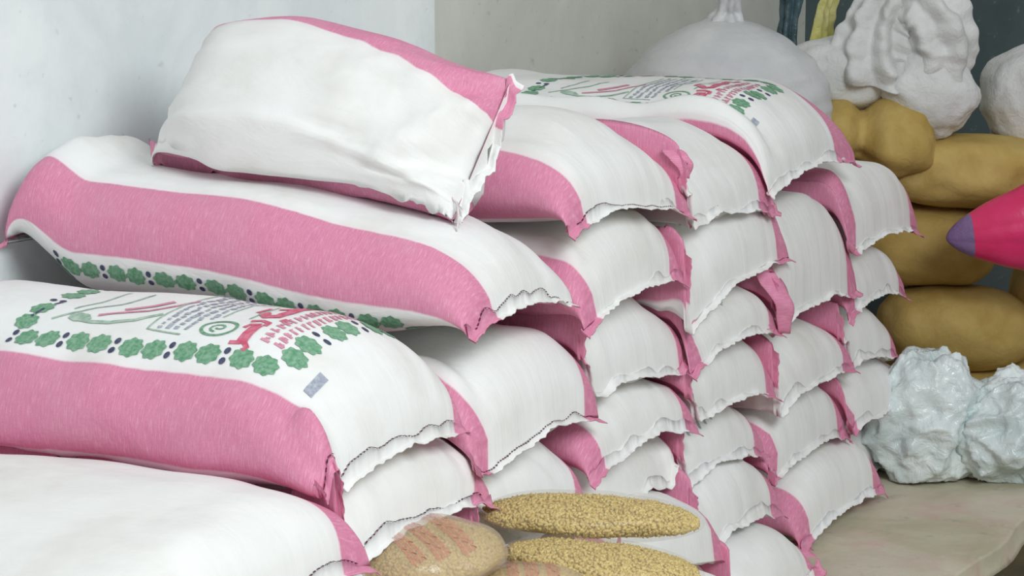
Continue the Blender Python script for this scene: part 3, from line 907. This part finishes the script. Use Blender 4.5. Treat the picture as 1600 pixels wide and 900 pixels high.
# scraps of yellow and teal plastic behind the knotted bag
V, F = tube_twist([(3.74, 0.50, 1.14), (3.74, 0.49, 1.24), (3.72, 0.47, 1.31), (3.70, 0.44, 1.37)], [0.03, 0.026, 0.022, 0.02], 4, 0.35, 2, seed=9)
bag('plastic_scrap', 'crinkled yellow plastic wrapper sticking up behind the knotted bag', 'wrapper', [('wrapper_body', V, F, M_YELLOWFILM)], (3.70, 0.52, 1.1))
V, F = tube_twist([(3.76, 0.62, 1.14), (3.76, 0.61, 1.26), (3.76, 0.60, 1.34), (3.74, 0.58, 1.42)], [0.03, 0.024, 0.03, 0.032], 5, 0.35, 2, seed=11)
bag('plastic_scrap', 'dark teal plastic wrapper at the top beside the milky grey bag', 'wrapper', [('wrapper_body', V, F, M_TEALFILM)], (3.76, 0.62, 1.1))

# ------------------------------------------------------------------ clear bags of yellow grain in front
M_GRAIN = flat_mat('grain', srgb(184, 150, 70), srgb(232, 210, 132), 160, 0.5, 0.3)
def film_mat(name, tint, alpha):
    m = NT(name)
    geo = m.n('ShaderNodeNewGeometry')
    b = m.noise(40, 4, 0.6, geo.outputs['Position'], 0.8)
    return m.done(tint, 0.18, 0.5, m.bump(b, 0.4, 0.006), Alpha=alpha)
M_CLEAR = film_mat('clear_film', srgb(236, 228, 204), 0.16)
M_MILKY = film_mat('milky_film', srgb(226, 206, 176), 0.45)
M_CLEARFLAP = film_mat('film_flap', srgb(232, 230, 228), 0.55)
M_PINKPRINT = film_mat('pink_film_print', srgb(222, 140, 134), 0.35)

def grain_bag(label, p0, p1, ry, rz, seed, flap=0.0, printed=False, ngr=3200):
    rnd = random.Random(seed)
    A, B = Vector(p0), Vector(p1)
    c = (A + B) / 2; ax = (B - A); half = ax.length / 2; ax.normalize()
    side = ax.cross(Vector((0, 0, 1))).normalized(); up = side.cross(ax)
    o = rnd.uniform(0, 50)
    def f(la, lo, grow=0.0):
        sl, cl = math.sin(la), math.cos(la)
        k = abs(cl) ** 1.05
        n = 1 + 0.10 * noise.noise((sl * 3 + o, math.cos(lo) * 1.2, math.sin(lo) * 1.2))
        y = (ry * n + grow) * k * math.cos(lo); z = (rz * n + grow) * k * math.sin(lo)
        if z < 0: z *= 0.8
        return c + ax * (math.copysign(abs(sl) ** 0.9, sl) * (half + grow)) + side * y + up * z
    root = empty('grain_bag', (c.x, c.y, c.z - rz * 0.8), label, 'bag', 'clear bags of yellow grain')
    rl = np.array(root.location)
    V, F = soft_grid(lambda a, b: tuple(f(a, b, 0.004)), 40, 56)
    new_mesh('clear_film', V - rl, F, M_MILKY if printed else M_CLEAR, root)
    V, F = soft_grid(lambda a, b: tuple(f(a, b, -0.009)), 40, 56)
    core = new_mesh('grain_fill', V - rl, F, M_GRAIN, root)
    gv, gf = [], []
    for _ in range(ngr):
        la = math.asin(rnd.uniform(-0.985, 0.985)); lo = rnd.uniform(-0.5, math.pi + 0.5)
        p = f(la, lo, -0.007); s = rnd.uniform(0.0032, 0.0046)
        d = Vector((rnd.gauss(0, 1), rnd.gauss(0, 1), rnd.gauss(0, 1))).normalized()
        e = d.orthogonal().normalized(); g = d.cross(e)
        b0 = len(gv)
        for q in (d * s * 1.5, -d * s * 1.5, e * s, -e * s, g * s, -g * s): gv.append(tuple(p + q))
        for t in ((0, 2, 4), (0, 4, 3), (0, 3, 5), (0, 5, 2), (1, 4, 2), (1, 3, 4), (1, 5, 3), (1, 2, 5)): gf.append(tuple(b0 + i for i in t))
    gr = new_mesh('grain', np.array(gv) - rl, gf, M_GRAIN, root)
    gr['kind'] = 'stuff'
    if flap:
        # loose flat film beyond the sealed end
        V, F = [], []
        n = 14
        for i in range(n):
            for j in range(n):
                a, b = i / (n - 1), j / (n - 1) * 2 - 1
                p = A - ax * (flap * a * (1 + 0.15 * nz(b * 3, seed, 0)) - 0.03) + side * b * (0.02 + 0.05 * a) + up * (0.012 * nz(a * 4, b * 3, seed) + 0.02 * a + b * 0.03 * a)
                V.append(tuple(p))
        for i in range(n - 1):
            for j in range(n - 1): F.append((i * n + j, i * n + j + 1, (i + 1) * n + j + 1, (i + 1) * n + j))
        new_mesh('film_end', np.array(V) - rl, F, M_CLEARFLAP, root)
    if printed:
        V, F = [], []
        for k, l0 in enumerate((-0.55, -0.25, 0.05)):
            for q in range(3):
                la0 = l0 + q * 0.07
                b0 = len(V); n = 14
                for i in range(n):
                    lo = 0.5 + 2.0 * i / (n - 1)
                    V += [tuple(f(la0, lo, 0.0055)), tuple(f(la0 + 0.055, lo + 0.1 * ((i * 7 + q) % 3 - 1), 0.0055))]
                for i in range(n - 1): F.append((b0 + 2 * i, b0 + 2 * i + 1, b0 + 2 * i + 3, b0 + 2 * i + 2))
        new_mesh('pink_print', np.array(V) - rl, F, M_PINKPRINT, root)
    return root
grain_bag('upper clear bag of yellow grain lying across the front of the stack', (0.56, 0.02, 0.475), (0.79, -0.33, 0.445), 0.09, 0.045, 31, flap=0.085)
grain_bag('lower clear bag of yellow grain under the upper one', (0.475, -0.07, 0.435), (0.625, -0.40, 0.395), 0.09, 0.038, 32, flap=0.04)
grain_bag('clear grain bag with pink print lying below the gathered seam', (0.145, 0.04, 0.465), (0.40, -0.10, 0.475), 0.12, 0.06, 33, printed=True)
grain_bag('clear grain bag with pink print at the bottom edge left of the grain pair', (0.34, -0.10, 0.415), (0.45, -0.27, 0.39), 0.08, 0.04, 34, printed=True)
